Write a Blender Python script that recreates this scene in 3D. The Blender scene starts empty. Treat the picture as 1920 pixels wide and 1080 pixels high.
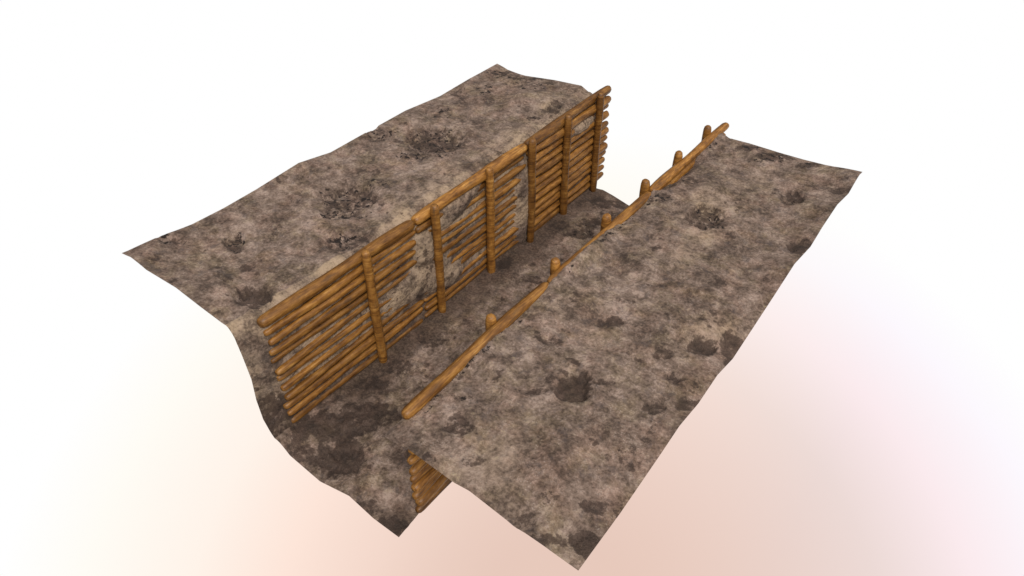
import bpy, bmesh, math, random
import numpy as np
from mathutils import Vector

scene = bpy.context.scene
col = scene.collection
random.seed(11)

# ---------------------------------------------------------------- stains and hollows read off the ground
# each: centre x, y, half axis u (x, y), half axis v (x, y), darkness, hollow depth, amount of black cracks
BANK = [
    (-3.204, -1.278, 0.143, 0.107, 0.12, -0.08, 0.55, 0.05, 0.6), (-2.629, -0.761, 0.122, 0.091, 0.19, -0.143, 0.75, 0.06, 0.8), (-1.537, -1.319, 0.191, 0.143, 0.17, -0.133, 1.1, 0.09, 0.25),
    (-2.051, -1.022, 0.074, 0.055, 0.078, -0.06, 0.45, 0.02, 0.0), (-1.415, 0.105, 0.276, 0.206, 0.183, -0.174, 0.55, 0.05, 0.8), (-2.22, 0.869, 0.33, 0.247, 0.255, -0.242, 0.75, 0.09, 0.9),
    (-1.995, 0.507, 0.291, 0.218, 0.113, -0.106, 0.45, 0.03, 0.9), (-2.18, 1.301, 0.246, 0.184, 0.142, -0.141, 0.35, 0.0, 0.5), (-2.34, 2.811, 0.404, 0.302, 0.267, -0.302, 0.75, 0.08, 0.7),
    (-2.236, 2.265, 0.228, 0.17, 0.129, -0.141, 0.5, 0.0, 1.0), (-2.07, 2.593, 0.158, 0.118, 0.15, -0.171, 0.4, 0.0, 1.1), (-3.181, 2.442, 0.177, 0.133, 0.173, -0.175, 0.5, 0.03, 0.8),
    (-2.81, 2.458, 0.202, 0.151, 0.118, -0.124, 0.4, 0.02, 0.3), (-2.874, 3.55, 0.2, 0.15, 0.126, -0.144, 0.35, 0.0, 0.9), (-2.289, 3.609, 0.154, 0.115, 0.07, -0.086, 0.45, 0.0, 0.0),
    (-3.069, 5.457, 0.205, 0.153, 0.113, -0.148, 0.6, 0.0, 1.0), (-2.562, 5.546, 0.264, 0.198, 0.107, -0.147, 0.7, 0.0, 0.9), (-2.25, 5.359, 0.381, 0.285, 0.114, -0.159, 0.3, 0.0, 0.8),
    (-1.487, 4.834, 0.144, 0.108, 0.133, -0.193, 0.7, 0.04, 0.3), (-1.551, 4.35, 0.113, 0.085, 0.055, -0.077, 0.6, 0.0, 0.9), (-1.293, 2.972, 0.078, 0.058, 0.088, -0.113, 0.4, 0.03, 0.3),
    (-1.181, 0.5, 0.101, 0.075, 0.1, -0.102, 0.5, 0.03, 0.0), (-1.894, -0.326, 0.066, 0.049, 0.053, -0.046, 0.2, 0.0, 0.3), (-2.115, -1.304, 0.104, 0.078, 0.136, -0.1, 0.3, 0.0, 0.0),
    (-2.423, -1.274, 0.159, 0.119, 0.125, -0.09, 0.3, 0.0, 0.2), (-3.138, 1.044, 0.189, 0.142, 0.137, -0.121, 0.3, 0.0, 0.0), (-2.842, 4.698, 0.136, 0.102, 0.159, -0.2, 0.2, 0.0, 0.7),
    (2.231, -0.248, 0.168, 0.126, 0.119, -0.182, 1.05, 0.07, 0.1), (1.97, -0.517, 0.114, 0.085, 0.025, -0.036, 0.55, 0.02, 0.0), (2.474, 0.008, 0.107, 0.08, 0.023, -0.038, 0.5, 0.03, 0.0),
    (1.618, -1.331, 0.126, 0.094, 0.093, -0.111, 0.55, 0.03, 0.25), (1.456, -1.038, 0.087, 0.065, 0.027, -0.033, 0.5, 0.0, 0.6), (1.131, -0.865, 0.117, 0.087, 0.03, -0.035, 0.5, 0.0, 0.9),
    (2.741, 0.765, 0.121, 0.09, 0.046, -0.087, 0.6, 0.03, 0.3), (3.041, 1.166, 0.16, 0.12, 0.066, -0.137, 0.85, 0.06, 0.2), (3.323, 1.377, 0.122, 0.092, 0.115, -0.261, 0.85, 0.06, 0.1),
    (3.028, 0.556, 0.081, 0.06, 0.035, -0.069, 0.55, 0.04, 0.1), (3.296, 0.313, 0.13, 0.097, 0.045, -0.09, 0.6, 0.05, 0.1), (3.049, 0.049, 0.12, 0.09, 0.04, -0.074, 0.6, 0.03, 0.0),
    (2.064, 0.89, 0.146, 0.109, 0.055, -0.092, 0.6, 0.02, 0.2), (1.692, 0.198, 0.104, 0.078, 0.038, -0.055, 0.5, 0.02, 0.1), (1.969, 3.476, 0.221, 0.165, 0.121, -0.255, 0.6, 0.1, 0.5),
    (2.239, 3.363, 0.137, 0.102, 0.042, -0.091, 0.5, 0.0, 0.9), (2.769, 4.639, 0.144, 0.108, 0.069, -0.185, 0.7, 0.07, 0.4), (3.268, 3.526, 0.121, 0.09, 0.069, -0.188, 0.8, 0.08, 0.5),
    (1.678, 5.565, 0.186, 0.139, 0.047, -0.11, 0.7, 0.0, 0.9), (2.122, 5.529, 0.299, 0.224, 0.061, -0.153, 0.6, 0.0, 0.7), (2.665, 5.62, 0.166, 0.124, 0.032, -0.091, 0.6, 0.0, 0.5),
    (2.26, 4.105, 0.119, 0.089, 0.043, -0.101, 0.3, 0.0, 0.2), (3.291, -1.612, 0.124, 0.093, 0.069, -0.109, 1.0, 0.05, 0.1), (3.159, -1.272, 0.114, 0.085, 0.04, -0.065, 0.65, 0.02, 0.1),
    (2.751, -1.759, 0.097, 0.073, 0.055, -0.076, 0.45, 0.02, 0.1), (2.033, 1.307, 0.11, 0.083, 0.038, -0.067, 0.4, 0.0, 0.0), (3.252, 5.157, 0.134, 0.1, 0.036, -0.112, 0.7, 0.02, 0.4),
    (2.908, 1.612, 0.196, 0.147, 0.078, -0.166, 0.25, 0.0, 0.0), (3.069, -0.7, 0.121, 0.09, 0.056, -0.095, 0.35, 0.0, 0.0), (3.022, -1.783, 0.146, 0.109, 0.04, -0.058, 0.5, 0.0, 0.0),
    (1.512, -0.58, 0.108, 0.081, 0.074, -0.096, 0.25, 0.0, 0.2), (2.001, -1.577, 0.104, 0.078, 0.046, -0.056, 0.4, 0.0, 0.1), (1.304, 3.474, 0.156, 0.117, 0.051, -0.097, 0.4, 0.0, 0.8),
    (1.411, 4.172, 0.112, 0.084, 0.065, -0.132, 0.5, 0.0, 0.7), (1.621, 2.026, 0.14, 0.105, 0.066, -0.114, 0.3, 0.0, 0.2),
]
FLOOR = [
    (-0.677, -1.272, 0.495, 0.371, 0.18, -0.164, 0.8, 0.0, 0.1), (-0.452, -0.827, 0.336, 0.252, 0.153, -0.151, 0.8, 0.0, 0.1), (-0.255, -1.482, 0.266, 0.199, 0.212, -0.198, 0.95, 0.02, 0.0),
    (-0.744, -1.745, 0.214, 0.16, 0.139, -0.119, 0.5, 0.0, 0.0), (-0.992, -1.399, 0.332, 0.249, 0.081, -0.071, 0.6, 0.0, 0.1), (0.895, -1.816, 0.166, 0.124, 0.105, -0.108, 0.75, 0.0, 0.0),
    (0.532, -1.798, 0.13, 0.097, 0.072, -0.071, 0.4, 0.0, 0.0), (-0.425, 4.212, 0.222, 0.166, 0.085, -0.131, 0.65, 0.03, 0.7), (-0.393, 4.596, 0.256, 0.191, 0.103, -0.164, 0.5, 0.0, 0.4),
    (-0.616, 5.32, 0.235, 0.176, 0.128, -0.209, 0.6, 0.02, 0.3), (-0.381, 5.496, 0.157, 0.117, 0.107, -0.182, 0.6, 0.0, 0.2), (-0.799, 4.191, 0.224, 0.168, 0.107, -0.159, 0.4, 0.0, 0.2),
    (-1.022, 2.791, 0.211, 0.158, 0.12, -0.157, 0.6, 0.02, 0.1), (-0.341, 2.746, 0.137, 0.103, 0.062, -0.087, 0.5, 0.0, 0.4), (-0.618, 0.736, 0.161, 0.121, 0.102, -0.116, 0.35, 0.0, 0.0),
    (-0.623, 0.067, 0.239, 0.179, 0.125, -0.133, 0.4, 0.0, 0.0), (-0.766, -0.416, 0.233, 0.175, 0.138, -0.138, 0.4, 0.0, 0.0),
]

# ---------------------------------------------------------------- noise (numpy gradient noise, 2D)
def perlin(x, y, seed):
    xi = np.floor(x).astype(np.int64); yi = np.floor(y).astype(np.int64)
    xf = x - xi; yf = y - yi
    def h(a, b):
        n = (a * 374761393 + b * 668265263 + seed * 974711) & 0xffffffff
        n = ((n ^ (n >> 13)) * 1274126177) & 0xffffffff
        n = n ^ (n >> 16)
        return (n & 0xffff) / 65536.0 * 2 * math.pi
    def g(a, b, dx, dy):
        t = h(a, b); return np.cos(t) * dx + np.sin(t) * dy
    u = xf * xf * xf * (xf * (xf * 6 - 15) + 10); v = yf * yf * yf * (yf * (yf * 6 - 15) + 10)
    a = g(xi, yi, xf, yf); b = g(xi + 1, yi, xf - 1, yf)
    c = g(xi, yi + 1, xf, yf - 1); d = g(xi + 1, yi + 1, xf - 1, yf - 1)
    return (a * (1 - u) + b * u) * (1 - v) + (c * (1 - u) + d * u) * v

def fbm(x, y, seed, octs=4, gain=.5):
    s = 0; amp = 1; tot = 0
    for o in range(octs):
        s = s + amp * perlin(x * 2 ** o, y * 2 ** o, seed + o * 17); tot += amp; amp *= gain
    return s / tot * 1.5

def sstep(a, b, x):
    t = np.clip((x - a) / (b - a), 0, 1); return t * t * (3 - 2 * t)

# ---------------------------------------------------------------- ground heights
Y0, Y1, XO = -1.85, 5.75, 3.37
L_OUT = [(-1.85,1.93),(-1.77,1.91),(-1.33,1.88),(-.88,1.82),(-.38,1.81),(.17,1.83),(.96,1.89),(1.57,1.79),(2.49,1.81),(2.67,1.81),(3.24,1.82),(4.11,1.75),(4.92,1.78),(5.78,1.78)]
L_FAR = [(-3.37,1.79),(-3.12,1.71),(-2.71,1.72),(-2.06,1.81),(-1.71,1.84),(-1.49,1.86),(-1.28,1.76)]
L_NEAR = [(-3.37,1.93),(-3.15,1.99),(-2.84,1.92),(-2.22,1.95),(-1.78,1.89),(-1.4,1.85)]
R_OUT = [(-1.85,1.66),(-1.16,1.65),(-.41,1.72),(-.03,1.77),(.41,1.69),(.85,1.74),(1.3,1.62),(2.35,1.77),(3.01,1.88),(3.66,1.75),(4.04,1.85),(4.58,1.91),(5.18,1.78),(5.58,1.92),(5.75,1.86)]
R_FAR = [(1.26,1.74),(1.67,1.76),(2.13,1.76),(2.52,1.77),(2.97,1.8),(3.37,1.86)]
R_NEAR = [(1.11,1.7),(1.44,1.79),(2.01,1.74),(2.19,1.77),(2.67,1.69),(3.03,1.69),(3.37,1.66)]
R_RIDGE = [(-1.85,1.74),(-1.5,1.73),(-.9,1.73),(-.5,1.81),(-.15,1.82),(.18,1.76),(.5,1.76),(.95,1.83),(1.3,1.86),(1.8,1.87),(2.3,1.83),(2.8,1.75),(3.2,1.73),(3.55,1.81),(3.9,1.68),(4.3,1.60),(4.75,1.60),(5.1,1.74),(5.75,1.79)]
def interp(tab, v):
    return np.interp(v, [p[0] for p in tab], [p[1] for p in tab])

def bank_height(x, y, out, near, far, base=1.8):
    ax = np.abs(x)
    wo = np.clip(1 - (XO - ax) / .55, 0, 1) ** 1.5
    wn = np.clip(1 - (y - Y0) / .8, 0, 1) ** 1.5
    wf = np.clip(1 - (Y1 - y) / .5, 0, 1) ** 1.5
    e = wo * (interp(out, y) - base) + wn * (interp(near, x) - base) + wf * (interp(far, x) - base)
    w = np.maximum(1, wo + wn + wf)
    edge = np.maximum(np.maximum(wo, wn), wf)
    rel = .07 * fbm(x * 1.1, y * 1.1, 5, 3) + .035 * fbm(x * 3.2, y * 3.2, 9, 3)
    return base + e / w + rel * (1 - edge)

def stains(x, y, table, seed, wob=.75):
    """darkness, hollow, crack amounts at the points"""
    dark = np.zeros_like(x); dep = np.zeros_like(x); crk = np.zeros_like(x)
    w1 = fbm(x * 5, y * 5, seed, 4, .65) ; w2 = fbm(x * 5 + 40, y * 5 - 13, seed + 3, 4, .65)
    for (cx, cy, ux, uy, vx, vy, d, dp, cr) in table:
        det = ux * vy - uy * vx
        dx = x - cx; dy = y - cy
        a = (dx * vy - dy * vx) / det; b = (ux * dy - uy * dx) / det
        r = np.sqrt(a * a + b * b)
        rw = r + wob * w1
        m = sstep(1.25, .55, rw)
        dark = np.maximum(dark, m * d)
        dep = np.maximum(dep, sstep(1.15, .6, r + .5 * w1) * dp * 1.15)
        if cr > 0:
            crk = np.maximum(crk, sstep(1.35, .5, r + .7 * w2) * cr)
    return dark, dep, crk

def clods(x, y, d):
    e = sstep(0, .25, np.minimum(XO - np.abs(x), np.minimum(y - Y0, Y1 - y)))
    r = 1 - np.abs(fbm(x * 4.5, y * 4.5, 141, 4, .6)) * 2.2
    return e * ((.010 + .035 * d) * (r - .55) + (.004 + .012 * d) * fbm(x * 15, y * 15, 143, 3, .65))

NP = [(1.75,-1.24),(1.58,-1.20),(1.43,-1.18),(1.08,-1.15),(.68,-1.2),(.33,-1.19),(.06,-1.08)]          # wall x at the near end
def wall_x(y, z):
    near = np.interp(z, [p[0] for p in NP[::-1]], [p[1] for p in NP[::-1]])
    x = np.where(y > 3.54, -1.122, -1.108) + .010 * fbm(y * 2.2, z * 2.2, 31, 3) + .018 * fbm(y * 8, z * 14, 33, 4, .65)
    wob = .28 * fbm(y * 3.2, z * 3.2, 37, 4, .6)
    def g(cy, cz, ry, rz, a=1., tilt=0.):
        r = np.sqrt(((y - cy) / ry) ** 2 + ((z - cz - tilt * (y - cy)) / rz) ** 2) + wob
        return a * sstep(1.55, .35, r)
    b = np.maximum.reduce([g(1.05, .76, .62, .27), g(1.35, .55, .62, .26, 1, -.35), g(1.85, 1.60, .52, .20, 1, .25), g(1.12, 1.20, .20, .28),
                           g(3.47, .75, .24, .75), g(5.2, 1.42, .38, .11), g(1.9, 1.1, .75, .4, .45), g(2.95, .8, .45, .6, .30), g(.5, .65, .5, .35, .35), g(2.0, .3, .5, .2, .5)])
    x = x + .098 * b
    w = np.clip(1 - (y - Y0) / .35, 0, 1)
    x = x * (1 - w) + near * w
    foot = sstep(.16, 0, z)
    return x + foot * .03

FL_NEAR = [(-1.08,.06),(-.8,-.1),(-.28,-.19),(.27,-.01),(.65,-.12),(1.0,-.12)]
FL_FAR = [(-1.08,-.08),(-.87,-.06),(-.64,-.1),(-.22,-.2),(.4,-.12),(1.05,-.1)]
def floor_height(x, y):
    wn = np.clip(1 - (y - Y0) / .9, 0, 1) ** 1.3; wf = np.clip(1 - (Y1 - y) / .6, 0, 1) ** 1.3
    base = -.01 + .05 * fbm(x * 1.3, y * 1.3, 51, 3) + .03 * fbm(x * 4.5, y * 4.5, 53, 3)
    h = base * (1 - np.maximum(wn, wf)) + wn * interp(FL_NEAR, x) + wf * interp(FL_FAR, x)
    return h

def sheet(name, P, attrs, mat):
    """P: (rows, cols, 3) grid of points"""
    n, m, _ = P.shape
    me = bpy.data.meshes.new(name)
    idx = np.arange(n * m).reshape(n, m)
    q = np.stack([idx[:-1, :-1], idx[:-1, 1:], idx[1:, 1:], idx[1:, :-1]], -1).reshape(-1, 4)
    me.vertices.add(n * m); me.vertices.foreach_set('co', P.reshape(-1).astype(np.float32))
    me.loops.add(len(q) * 4); me.loops.foreach_set('vertex_index', q.reshape(-1).astype(np.int32))
    me.polygons.add(len(q)); me.polygons.foreach_set('loop_start', np.arange(0, len(q) * 4, 4, dtype=np.int32))
    me.update(calc_edges=True)
    me.polygons.foreach_set('use_smooth', np.ones(len(q), dtype=bool))
    for k, v in attrs.items():
        a = me.attributes.new(k, 'FLOAT', 'POINT'); a.data.foreach_set('value', v.reshape(-1).astype(np.float32))
    me.materials.append(mat)
    o = bpy.data.objects.new(name, me); col.objects.link(o)
    return o

# ---------------------------------------------------------------- node helpers
def new_mat(name):
    m = bpy.data.materials.new(name); m.use_nodes = True
    nt = m.node_tree; nt.nodes.clear()
    out = nt.nodes.new('ShaderNodeOutputMaterial'); b = nt.nodes.new('ShaderNodeBsdfPrincipled')
    nt.links.new(b.outputs[0], out.inputs[0])
    return m, nt, b

class N:
    def __init__(s, nt): s.nt = nt
    def add(s, t, **kw):
        n = s.nt.nodes.new(t)
        for k, v in kw.items(): setattr(n, k, v)
        return n
    def link(s, a, b): s.nt.links.new(a, b)
    def inp(s, sock, v):
        if isinstance(v, bpy.types.NodeSocket): s.link(v, sock)
        else: sock.default_value = v
    def noise(s, vec, scale, detail=6, rough=.6, dist=0, lac=2):
        n = s.add('ShaderNodeTexNoise'); s.link(vec, n.inputs['Vector'])
        for k, v in (('Scale', scale), ('Detail', detail), ('Roughness', rough), ('Distortion', dist), ('Lacunarity', lac)): n.inputs[k].default_value = v
        return n
    def ramp(s, fac, stops, interp='LINEAR'):
        r = s.add('ShaderNodeValToRGB'); r.color_ramp.interpolation = interp
        e = r.color_ramp.elements
        while len(e) < len(stops): e.new(.5)
        for el, (p, c) in zip(e, stops):
            el.position = p; el.color = (c, c, c, 1) if isinstance(c, (int, float)) else (*c, 1)
        s.link(fac, r.inputs[0]); return r.outputs[0]
    def mix(s, fac, a, b, mode='MIX'):
        m = s.add('ShaderNodeMix', data_type='RGBA', blend_type=mode); m.clamp_factor = True
        s.inp(m.inputs[0], fac); 
        s.inp(m.inputs[6], a if not isinstance(a, tuple) else (*a, 1)); s.inp(m.inputs[7], b if not isinstance(b, tuple) else (*b, 1))
        return m.outputs[2]
    def math(s, op, a, b=0., c=None, clamp=False):
        m = s.add('ShaderNodeMath', operation=op); m.use_clamp = clamp
        s.inp(m.inputs[0], a); s.inp(m.inputs[1], b)
        if c is not None: s.inp(m.inputs[2], c)
        return m.outputs[0]

# ---------------------------------------------------------------- materials
def make_dirt():
    m, nt, b = new_mat('trench_mud'); n = N(nt)
    tc = n.add('ShaderNodeTexCoord').outputs['Object']
    mp = n.add('ShaderNodeMapping'); n.link(tc, mp.inputs[0]); mp.inputs['Scale'].default_value = (1, 1, 1)
    v = mp.outputs[0]
    # domain warp makes the blotches look smeared
    wn = n.noise(v, 3.0, 3, .6)
    va = n.add('ShaderNodeVectorMath', operation='MULTIPLY_ADD'); n.link(wn.outputs['Color'], va.inputs[0]); va.inputs[1].default_value = (.07,) * 3; n.link(v, va.inputs[2])
    w = va.outputs[0]
    big = n.noise(w, 1.7, 8, .62).outputs[0]
    mid = n.noise(w, 7.0, 6, .60).outputs[0]
    fine = n.noise(w, 28, 4, .6).outputs[0]
    grain = n.noise(v, 85, 3, .6).outputs[0]
    s1 = n.math('MULTIPLY_ADD', mid, .46, n.math('MULTIPLY', big, .40))
    s2 = n.math('MULTIPLY_ADD', fine, .25, s1)
    s3 = n.math('MULTIPLY_ADD', grain, .13, s2)          # centred about .605
    c = n.ramp(s3, [(.49, (.058, .039, .029)), (.565, (.114, .078, .059)), (.61, (.160, .112, .086)), (.665, (.212, .150, .117)), (.74, (.32, .235, .19))])
    # hue drift: pinkish, olive and blue-grey areas
    hue = n.noise(v, 2.6, 6, .7, 0).outputs['Color']
    sep = n.add('ShaderNodeSeparateColor'); n.link(hue, sep.inputs[0])
    c = n.mix(n.ramp(sep.outputs[0], [(.47, 0), (.62, .45)]), c, (1.12, .96, .90), 'MULTIPLY')
    c = n.mix(n.ramp(sep.outputs[1], [(.48, 0), (.64, .6)]), c, (.90, .93, .72), 'MULTIPLY')
    blu = n.noise(w, 6, 6, .66).outputs[0]
    c = n.mix(n.ramp(blu, [(.56, 0), (.64, .45)]), c, (.078, .061, .058))
    lich = n.noise(w, 14, 6, .7).outputs[0]
    c = n.mix(n.math('MULTIPLY', n.ramp(lich, [(.60, 0), (.72, .55)]), n.ramp(sep.outputs[2], [(.45, 0), (.6, 1)])), c, (.30, .245, .12))
    peb = n.add('ShaderNodeTexVoronoi'); n.link(w, peb.inputs['Vector']); peb.inputs['Scale'].default_value = 42
    pebm = n.math('MULTIPLY', n.ramp(peb.outputs['Distance'], [(.14, 1), (.32, 0)]), n.ramp(mid, [(.46, 0), (.58, .6)]))
    c = n.mix(pebm, c, (.36, .29, .245))
    # yellowish clay band on the steep lip and the wall
    at = lambda k: n.add('ShaderNodeAttribute', attribute_name=k).outputs['Fac']
    clay = n.math('MULTIPLY', at('clay'), n.ramp(big, [(.38, .2), (.60, 1)]))
    c = n.mix(n.math('MULTIPLY', clay, .8), c, n.mix(n.ramp(s3, [(.53, 0), (.66, 1)]), (.135, .095, .064), (.40, .288, .188)))
    # brown mud, with the shade along the wall foot painted into the colour
    mud_shade = at('mud_shade')
    c = n.mix(mud_shade, c, n.mix(.45, n.mix(1.0, c, (.50, .44, .40), 'MULTIPLY'), n.mix(n.ramp(fine, [(.4, 0), (.65, 1)]), (.050, .034, .025), (.125, .088, .066))))
    spot = n.math('MULTIPLY', n.ramp(n.noise(v, 2.7, 4, .55).outputs[0], [(.60, 0), (.66, 1)]), .36)
    dk = n.math('MAXIMUM', at('dark'), spot)
    rag = n.noise(v, 11, 7, .68).outputs[0]
    edge = n.math('ADD', n.math('MULTIPLY', dk, .9), n.math('ADD', n.math('MULTIPLY', n.math('SUBTRACT', fine, .5), .8), n.math('MULTIPLY', n.math('SUBTRACT', rag, .5), 2.4)))
    dm = n.ramp(edge, [(.24, 0), (.37, .78), (.6, .93)])
    dm = n.math('MULTIPLY', dm, n.ramp(dk, [(.02, 0), (.2, 1)]))
    c = n.mix(dm, c, n.mix(.5, n.mix(1.0, c, (.34, .28, .25), 'MULTIPLY'), n.mix(n.ramp(grain, [(.4, 0), (.65, 1)]), (.024, .016, .012), (.066, .046, .036))))
    ck = at('crack')
    cn = n.noise(v, 13, 5, .62, 0).outputs[0]
    cm = n.math('MULTIPLY', n.ramp(cn, [(.545, 0), (.575, 1)]), n.ramp(n.math('ADD', ck, n.math('MULTIPLY', n.math('SUBTRACT', mid, .5), 1.2)), [(.36, 0), (.50, 1)]))
    c = n.mix(n.math('MULTIPLY', cm, .93), c, (.008, .005, .004))
    n.link(c, b.inputs['Base Color'])
    n.link(n.ramp(dm, [(0, .9), (1, .7)]), b.inputs['Roughness'])
    b.inputs['Specular IOR Level'].default_value = .25
    b.inputs['Sheen Weight'].default_value = .03; b.inputs['Sheen Roughness'].default_value = .5; b.inputs['Sheen Tint'].default_value = (1, .90, .86, 1)
    hgt = n.math('SUBTRACT', n.math('MULTIPLY_ADD', s3, 1.0, n.math('MULTIPLY', pebm, .08)), n.math('MULTIPLY', cm, .10))
    bp = n.add('ShaderNodeBump'); bp.inputs['Strength'].default_value = .85; bp.inputs['Distance'].default_value = .05
    n.link(hgt, bp.inputs['Height']); n.link(bp.outputs[0], b.inputs['Normal'])
    return m

def make_wood(name, bands):
    """bands: rings across the axis as on the posts; otherwise streaks along it.  The log's axis is its local Z."""
    m, nt, b = new_mat(name); n = N(nt)
    tc = n.add('ShaderNodeTexCoord').outputs['Object']
    oi = n.add('ShaderNodeObjectInfo')
    off = n.add('ShaderNodeVectorMath', operation='MULTIPLY_ADD'); n.link(oi.outputs['Random'], off.inputs[0]); off.inputs[1].default_value = (13, 7, 29); n.link(tc, off.inputs[2])
    def mapped(sc):
        mp = n.add('ShaderNodeMapping'); n.link(off.outputs[0], mp.inputs[0]); mp.inputs['Scale'].default_value = sc; return mp.outputs[0]
    if bands:
        g = n.noise(mapped((2.5, 2.5, 34)), 1, 5, .65, .3).outputs[0]
        g2 = n.noise(mapped((10, 10, 90)), 1, 3, .6).outputs[0]
    else:
        g = n.noise(mapped((26, 26, 2.2)), 1, 6, .65, .5).outputs[0]
        g2 = n.noise(mapped((80, 80, 9)), 1, 4, .6).outputs[0]
    pat = n.noise(mapped((9, 9, 4.5)), 1, 6, .62).outputs[0]
    s = n.math('ADD', n.math('MULTIPLY', g, .42), n.math('ADD', n.math('MULTIPLY', g2, .22), n.math('MULTIPLY', pat, .36)))
    c = n.ramp(s, [(.36, (.060, .023, .005)), (.44, (.150, .060, .011)), (.50, (.235, .100, .019)), (.56, (.34, .155, .032)), (.64, (.52, .28, .080))])
    # each log a little lighter or darker
    c = n.mix(1.0, c, n.ramp(oi.outputs['Random'], [(0, (.62, .60, .58)), (.5, (.88, .87, .85)), (1, (1.12, 1.11, 1.08))]), 'MULTIPLY')
    # weathered grey sides (mud rubbed in)
    gr = n.noise(mapped((14, 14, 3)), 1, 5, .7).outputs[0]
    c = n.mix(n.ramp(gr, [(.54, 0), (.68, .6)]), c, (.085, .046, .020))
    n.link(c, b.inputs['Base Color'])
    b.inputs['Roughness'].default_value = .46; b.inputs['Specular IOR Level'].default_value = .38
    bp = n.add('ShaderNodeBump'); bp.inputs['Strength'].default_value = .5; bp.inputs['Distance'].default_value = .008
    n.link(s, bp.inputs['Height']); n.link(bp.outputs[0], b.inputs['Normal'])
    return m

DIRT = make_dirt()
WOOD = make_wood('brown_pole_wood', False)
POSTWOOD = make_wood('banded_post_wood', True)

# ---------------------------------------------------------------- ground: left bank, wall behind the logs and trench floor in one sheet
ST = .016
ny = int((Y1 - Y0) / ST) + 1
ys = np.linspace(Y0, Y1, ny)
xb = np.linspace(-XO, -1.34, 128)
nl = 20                       # rounded lip
zw = np.linspace(1, 0, 118)   # wall
xf = np.linspace(0, 1, 140)   # floor
Yb, Xb = np.meshgrid(ys, xb, indexing='ij')
Zb = bank_height(Xb, Yb, L_OUT, L_NEAR, L_FAR)
dk, dp, ck = stains(Xb, Yb, BANK, 61)
dk = dk * np.where((Xb + 2.0) ** 2 + (Yb + 1.0) ** 2 < .25, .95, .62)
Zb = Zb - dp + clods(Xb, Yb, dk)
# lip: quarter-round from (-1.34, zb) to the wall top
yv = ys[:, None]
zb_end = Zb[:, -1:]
ztop = 1.62 + .02 * fbm(yv * 1.5, yv * 0 + 3.3, 71, 3)
xt = wall_x(yv, ztop)
t = np.linspace(0, 1, nl + 2)[1:-1][None, :]
a = t * math.pi / 2
Xl = -1.34 + (xt + 1.34) * np.sin(a); Zl = ztop + (zb_end - ztop) * np.cos(a)
Zl = Zl + .012 * fbm(yv * 7 + t, t * 3 + 9, 73, 3)
Yl = yv + 0 * Xl
fz = floor_height(np.full_like(yv, -1.08), yv)
Zw = fz + (ztop - fz) * zw[None, :]
Yw = yv + 0 * Zw
Xw = wall_x(Yw, Zw)
xs = Xw[:, -1:]
Xf = xs + (1.06 - xs) * xf[None, 1:]
Yf = yv + 0 * Xf
Zf = floor_height(Xf, Yf)
Zf = fz * (1 - sstep(0, .12, xf[None, 1:])) + Zf * sstep(0, .12, xf[None, 1:])
dkf, dpf, ckf = stains(Xf, Yf, FLOOR, 81)
dkf = np.minimum(dkf * 1.02, 1.1)
Zf = Zf - dpf + clods(Xf, Yf, dkf) * sstep(-1, -.8, Xf)
P = np.stack([np.concatenate([Xb, Xl, Xw, Xf], 1), np.concatenate([Yb, Yl, Yw, Yf], 1), np.concatenate([Zb, Zl, Zw, Zf], 1)], -1)
zero = lambda A: np.zeros_like(A)
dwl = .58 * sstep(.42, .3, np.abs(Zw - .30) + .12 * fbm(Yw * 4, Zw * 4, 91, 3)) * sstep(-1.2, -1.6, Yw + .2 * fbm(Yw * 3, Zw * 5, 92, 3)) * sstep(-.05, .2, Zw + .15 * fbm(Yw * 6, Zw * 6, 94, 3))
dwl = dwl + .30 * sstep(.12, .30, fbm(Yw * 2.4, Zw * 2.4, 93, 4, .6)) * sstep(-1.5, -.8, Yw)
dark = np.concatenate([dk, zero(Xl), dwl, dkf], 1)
crack = np.concatenate([ck, zero(Xl), zero(Xw), ckf], 1)
clay_b = .45 * sstep(-1.75, -1.4, Xb + .25 * fbm(Xb * 2, Yb * 2, 95, 3)) * sstep(.5, 1.3, Yb + .4)
clay = np.concatenate([clay_b, .9 + zero(Xl), .95 * sstep(.25, .6, Zw), zero(Xf)], 1)
mud_shade_w = sstep(.30, .04, Zw + .06 * fbm(Yw * 3, Zw * 3, 97, 3)) * .9  # painted shade: wall colour darkens towards its foot
mud_shade_f = sstep(-.50, -.86, Xf + .30 * fbm(Xf * 1.4, Yf * 1.4, 99, 3)) * sstep(-1.3, -.6, Yf) + .8 * sstep(.55, .95, Xf) * sstep(-1.45, -1.6, Yf)  # painted shade on the floor beside the wall, plus the smooth brown near corner
mud_shade = np.concatenate([zero(Xb), zero(Xl), mud_shade_w, mud_shade_f], 1)
g1 = sheet('ground', P, dict(dark=dark, crack=crack, clay=clay, mud_shade=mud_shade), DIRT)
g1['kind'] = 'structure'

# ---------------------------------------------------------------- ground: right bank
xr = np.linspace(1.35, XO, 130)
Yr, Xr = np.meshgrid(ys, xr, indexing='ij')
Zr = bank_height(Xr, Yr, R_OUT, R_NEAR, R_FAR, 1.77)
dk, dp, ck = stains(Xr, Yr, BANK, 61)
dk = dk * .95; dp = dp * sstep(0, .3, XO - Xr)
Zr = Zr - dp + clods(Xr, Yr, dk) * sstep(1.35, 1.6, Xr)
ridge = interp(R_RIDGE, yv)
zin = Zr[:, :1]
t = np.linspace(0, 1, 26)[None, :-1]
Xq = 1.075 + (1.35 - 1.075) * t
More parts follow.
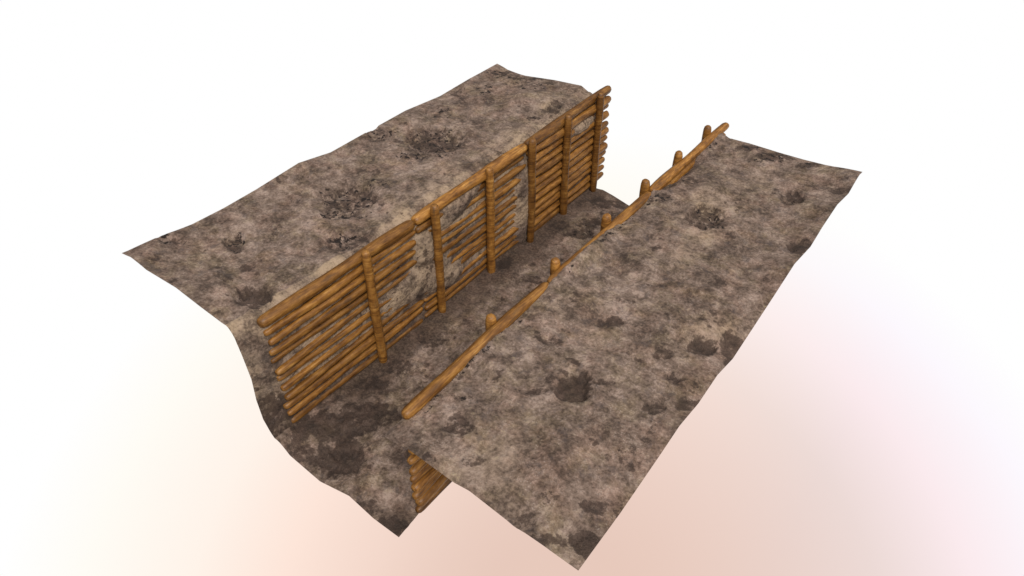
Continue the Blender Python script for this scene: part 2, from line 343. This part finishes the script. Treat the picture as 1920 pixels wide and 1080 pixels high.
# from the buried edge up over the ridge at x=1.17 to the bank
k = (1.148 - 1.075) / (1.35 - 1.075)
edge_z = np.where(yv < -1.5, 1.69, ridge - .10)
Zq = np.where(t < k, edge_z + (ridge - edge_z) * np.sin(np.clip(t / k, 0, 1) * math.pi / 2), ridge + (zin - ridge) * sstep(0, 1, (t - k) / (1 - k)))
Zq = Zq + .022 * fbm(Xq * 8, yv * 8, 103, 3) * sstep(-1.6, -1.4, yv)
Yq = yv + 0 * Xq; Xq = Xq + 0 * Yq
P = np.stack([np.concatenate([Xq, Xr], 1), np.concatenate([Yq, Yr], 1), np.concatenate([Zq, Zr], 1)], -1)
dq, _, cq = stains(Xq, Yq, BANK, 61)
cq = np.maximum(cq, .6 * sstep(.35, .1, np.abs(Xq - 1.2) * 6 + .3 * fbm(Yq * 3, Xq * 3, 107, 2)) * sstep(0, .2, fbm(Yq * 1.3, Xq * 0 + 2.2, 109, 2)))
ocl = .35 * sstep(.1, .5, fbm(Xr * .8, Yr * .8, 111, 2))
g2 = sheet('ground', P, dict(dark=np.concatenate([dq, dk], 1), crack=np.concatenate([cq, ck], 1), clay=np.concatenate([zero(Xq), ocl], 1), mud_shade=np.concatenate([zero(Xq), zero(Xr)], 1)), DIRT)
g2['kind'] = 'structure'

# ---------------------------------------------------------------- logs
def log_mesh(name, length, r, mat, rng, sides=10, rings=16, wob=.012, taper=0., rvar=.12, r_bulge=None, cap=.55, tilt_end=0):
    """a round pole along local Z from 0 to length with uneven girth and blunt, chamfered ends"""
    bm = bmesh.new()
    ph = [rng.uniform(0, 6.28) for _ in range(6)]
    prev = None
    zs = [0, .02, .07] + [.07 + (length - .14) * k / (rings - 1) for k in range(1, rings - 1)] + [length - .07, length - .02, length]
    fs = [cap, .80, .95] + [1] * (rings - 2) + [.95, .80, cap]
    tw = [rng.uniform(-.06, .06) for _ in range(sides)]
    allr = []
    for z, f in zip(zs, fs):
        u = z / length
        rr = r * f * (1 + rvar * math.sin(u * 5.1 + ph[0]) * .6 + rvar * math.sin(u * 11.3 + ph[1]) * .5 + taper * (u - .5))
        cx = wob * (math.sin(u * 4.2 + ph[2]) + .5 * math.sin(u * 9.7 + ph[3])); cy = wob * (math.sin(u * 3.9 + ph[4]) + .5 * math.sin(u * 8.3 + ph[5]))
        ring = []
        for k in range(sides):
            an = 2 * math.pi * k / sides + ph[0]
            q = rr * (1 + tw[k] + .03 * math.sin(7 * u + k * 2.1))
            ring.append(bm.verts.new((cx + q * math.cos(an), cy + q * math.sin(an), z)))
        allr.append(ring)
        if prev:
            for k in range(sides):
                bm.faces.new((prev[k], prev[(k + 1) % sides], ring[(k + 1) % sides], ring[k]))
        prev = ring
    bm.faces.new(allr[0][::-1]); bm.faces.new(allr[-1])
    for f in bm.faces: f.smooth = True
    for e in bm.edges:
        if len(e.link_faces) == 2 and e.calc_face_angle() > math.radians(50): e.smooth = False
    me = bpy.data.meshes.new(name); bm.to_mesh(me); bm.free(); me.materials.append(mat)
    return me

def add(name, me, parent, loc, rot=(0, 0, 0)):
    o = bpy.data.objects.new(name, me); col.objects.link(o); o.parent = parent
    o.location = loc; o.rotation_euler = rot
    return o

PANELS = [   # y start, y end, post positions
    (-1.57, .955, [0.0]),
    (.985, 3.515, [1.285, 2.495]),
    (3.56, 6.10, [3.575, 4.585, 5.59]),
]
LABELS = {
 (-1, 0): 'wall of stacked brown poles with a single upright post, nearest on the left bank',
 (-1, 1): 'middle pole wall of the left bank, half swallowed by pale dirt between two posts',
 (-1, 2): 'far pole wall of the left bank, densely stacked behind three upright posts',
 (1, 0): 'nearest pole wall of the right bank, stacked pole ends showing under the dirt edge',
 (1, 1): 'middle pole wall of the right bank, slim top rail and two post tops showing',
 (1, 2): 'far pole wall of the right bank, top rail jutting past the dirt corner',
}
RAD = [.082, .056, .050, .053, .048, .050, .050, .052, .053, .050, .049, .046]
for side in (-1, 1):
    for pi_, (ya, yb, posts) in enumerate(PANELS):
        rng = random.Random(100 + pi_ * 7 + (0 if side < 0 else 50))
        root = bpy.data.objects.new('log_revetment', None); col.objects.link(root)
        root.empty_display_size = .3
        root.location = (side * 1.1, (ya + yb) / 2, 0)
        root['label'] = LABELS[(side, pi_)]; root['category'] = 'log wall'; root['group'] = 'pole walls holding up the trench banks'
        cy = (ya + yb) / 2
        L = yb - ya
        for k in range(12):
            z = 1.765 - k * .1555 if k else 1.77
            e0 = 0 if k == 0 else rng.uniform(-.015, .035); e1 = 0 if k == 0 else rng.uniform(-.03, .02)
            ln = L - e0 + e1
            r = RAD[k] * (1 if k == 0 else rng.uniform(.9, 1.12))
            if pi_ == 2 and k: r *= 1.2
            if pi_ == 1 and k: r *= .97
            if side > 0: r *= 1.10 if k else .84
            me = log_mesh('top_rail' if k == 0 else 'log', ln, r, WOOD, rng, sides=10, wob=.006 if k == 0 else .010, rvar=.13 if k == 0 else .2,
                          taper=-.12 if (k and pi_ == 0) else rng.uniform(-.1, .1))
            x = rng.uniform(-.008, .008) - side * 0
            if k == 0: x += .01 * side
            # local Z runs along world +Y
            add('top_rail' if k == 0 else 'log', me, root, (x, ya + e0 - cy, z + (rng.uniform(-.010, .010) if k else 0)), (-math.pi / 2 + rng.uniform(-.006, .006), 0, rng.uniform(-.004, .004)))
        for yp in posts:
            me = log_mesh('post', 1.99, .066, POSTWOOD, rng, sides=12, wob=.004, rvar=.05, cap=.5)
            o = add('post', me, root, (side * -.105 + (.0 if side < 0 else 0), yp - cy, -.07), (0, 0, 0))

# ---------------------------------------------------------------- camera (solved from the posts)
cam = bpy.data.cameras.new('camera'); co = bpy.data.objects.new('camera', cam); col.objects.link(co)
co.location = (4.8301, -4.7296, 7.4371)
co.rotation_euler = (math.pi / 2 - .6992, 0, .6428)
cam.sensor_width = 36; cam.lens = 1372.8 / 1920 * 36
cam.clip_end = 200; cam.clip_start = .05
scene.camera = co

# ---------------------------------------------------------------- world: white studio surround, tinted below
w = bpy.data.worlds.new('World'); scene.world = w; w.use_nodes = True
nt = w.node_tree; nt.nodes.clear(); n = N(nt)
out = n.add('ShaderNodeOutputWorld'); bg = n.add('ShaderNodeBackground'); n.link(bg.outputs[0], out.inputs[0])
tc = n.add('ShaderNodeTexCoord').outputs['Generated']
nrm = n.add('ShaderNodeVectorMath', operation='NORMALIZE'); n.link(tc, nrm.inputs[0])
dot = n.add('ShaderNodeVectorMath', operation='DOT_PRODUCT'); n.link(nrm.outputs[0], dot.inputs[0]); dot.inputs[1].default_value = (-.205, .375, -.904)
sp = n.add('ShaderNodeSeparateXYZ'); n.link(nrm.outputs[0], sp.inputs[0])
f = n.math('MULTIPLY', n.math('SUBTRACT', dot.outputs['Value'], .75), 4.0, clamp=True)
P_ = lambda d: (d - .75) * 4
lr = n.ramp(f, [(P_(.80), (1.0, 1.0, 1.0)), (P_(.845), (1, .975, .915)), (P_(.90), (1, .90, .82)), (P_(.941), (.985, .785, .69)), (P_(.97), (.90, .69, .60)), (P_(.995), (.80, .585, .50))])
rr_ = n.ramp(f, [(P_(.815), (1.0, 1.0, 1.0)), (P_(.848), (.98, .94, .99)), (P_(.89), (.965, .83, .855)), (P_(.93), (.84, .70, .67)), (P_(.995), (.80, .585, .50))])
mx = n.ramp(n.math('ADD', sp.outputs[0], .5), [(.1, 0), (.48, 1)])
c = n.mix(mx, lr, rr_)
n.link(c, bg.inputs[0])
up = n.ramp(n.math('ADD', n.math('MULTIPLY', sp.outputs[2], .5), .5), [(.40, 0), (.50, 1)])
side = n.ramp(n.math('ADD', n.math('MULTIPLY', sp.outputs[0], .5), .5), [(.62, 0), (.78, 1)])      # the side behind the viewer is dimmer
back = n.ramp(n.math('ADD', n.math('MULTIPLY', sp.outputs[1], -.5), .5), [(.52, 0), (.68, 1)])
up = n.math('MAXIMUM', up, n.math('MAXIMUM', side, back))
kd = n.add('ShaderNodeVectorMath', operation='DOT_PRODUCT'); n.link(nrm.outputs[0], kd.inputs[0]); kd.inputs[1].default_value = (.48, -.20, .85)
lv = n.math('MAXIMUM', n.math('MULTIPLY_ADD', kd.outputs['Value'], 1.0, .20), .12)
n.link(n.math('ADD', n.math('MULTIPLY', n.math('SUBTRACT', lv, 1.0), up), 1.0), bg.inputs[1])

# ---------------------------------------------------------------- one soft key light
s = bpy.data.lights.new('sun', 'SUN'); so = bpy.data.objects.new('sun', s); col.objects.link(so)
s.energy = 2.1; s.angle = math.radians(14); s.color = (1, .95, .90)
d = Vector((-.50, .38, -.78))          # travel direction of the light
so.rotation_euler = d.to_track_quat('-Z', 'Y').to_euler()
so.location = (4, -4, 8)

scene.view_settings.view_transform = 'Standard'; scene.view_settings.look = 'None'
scene.view_settings.exposure = 0; scene.view_settings.gamma = 1
scene.cycles.max_bounces = 5
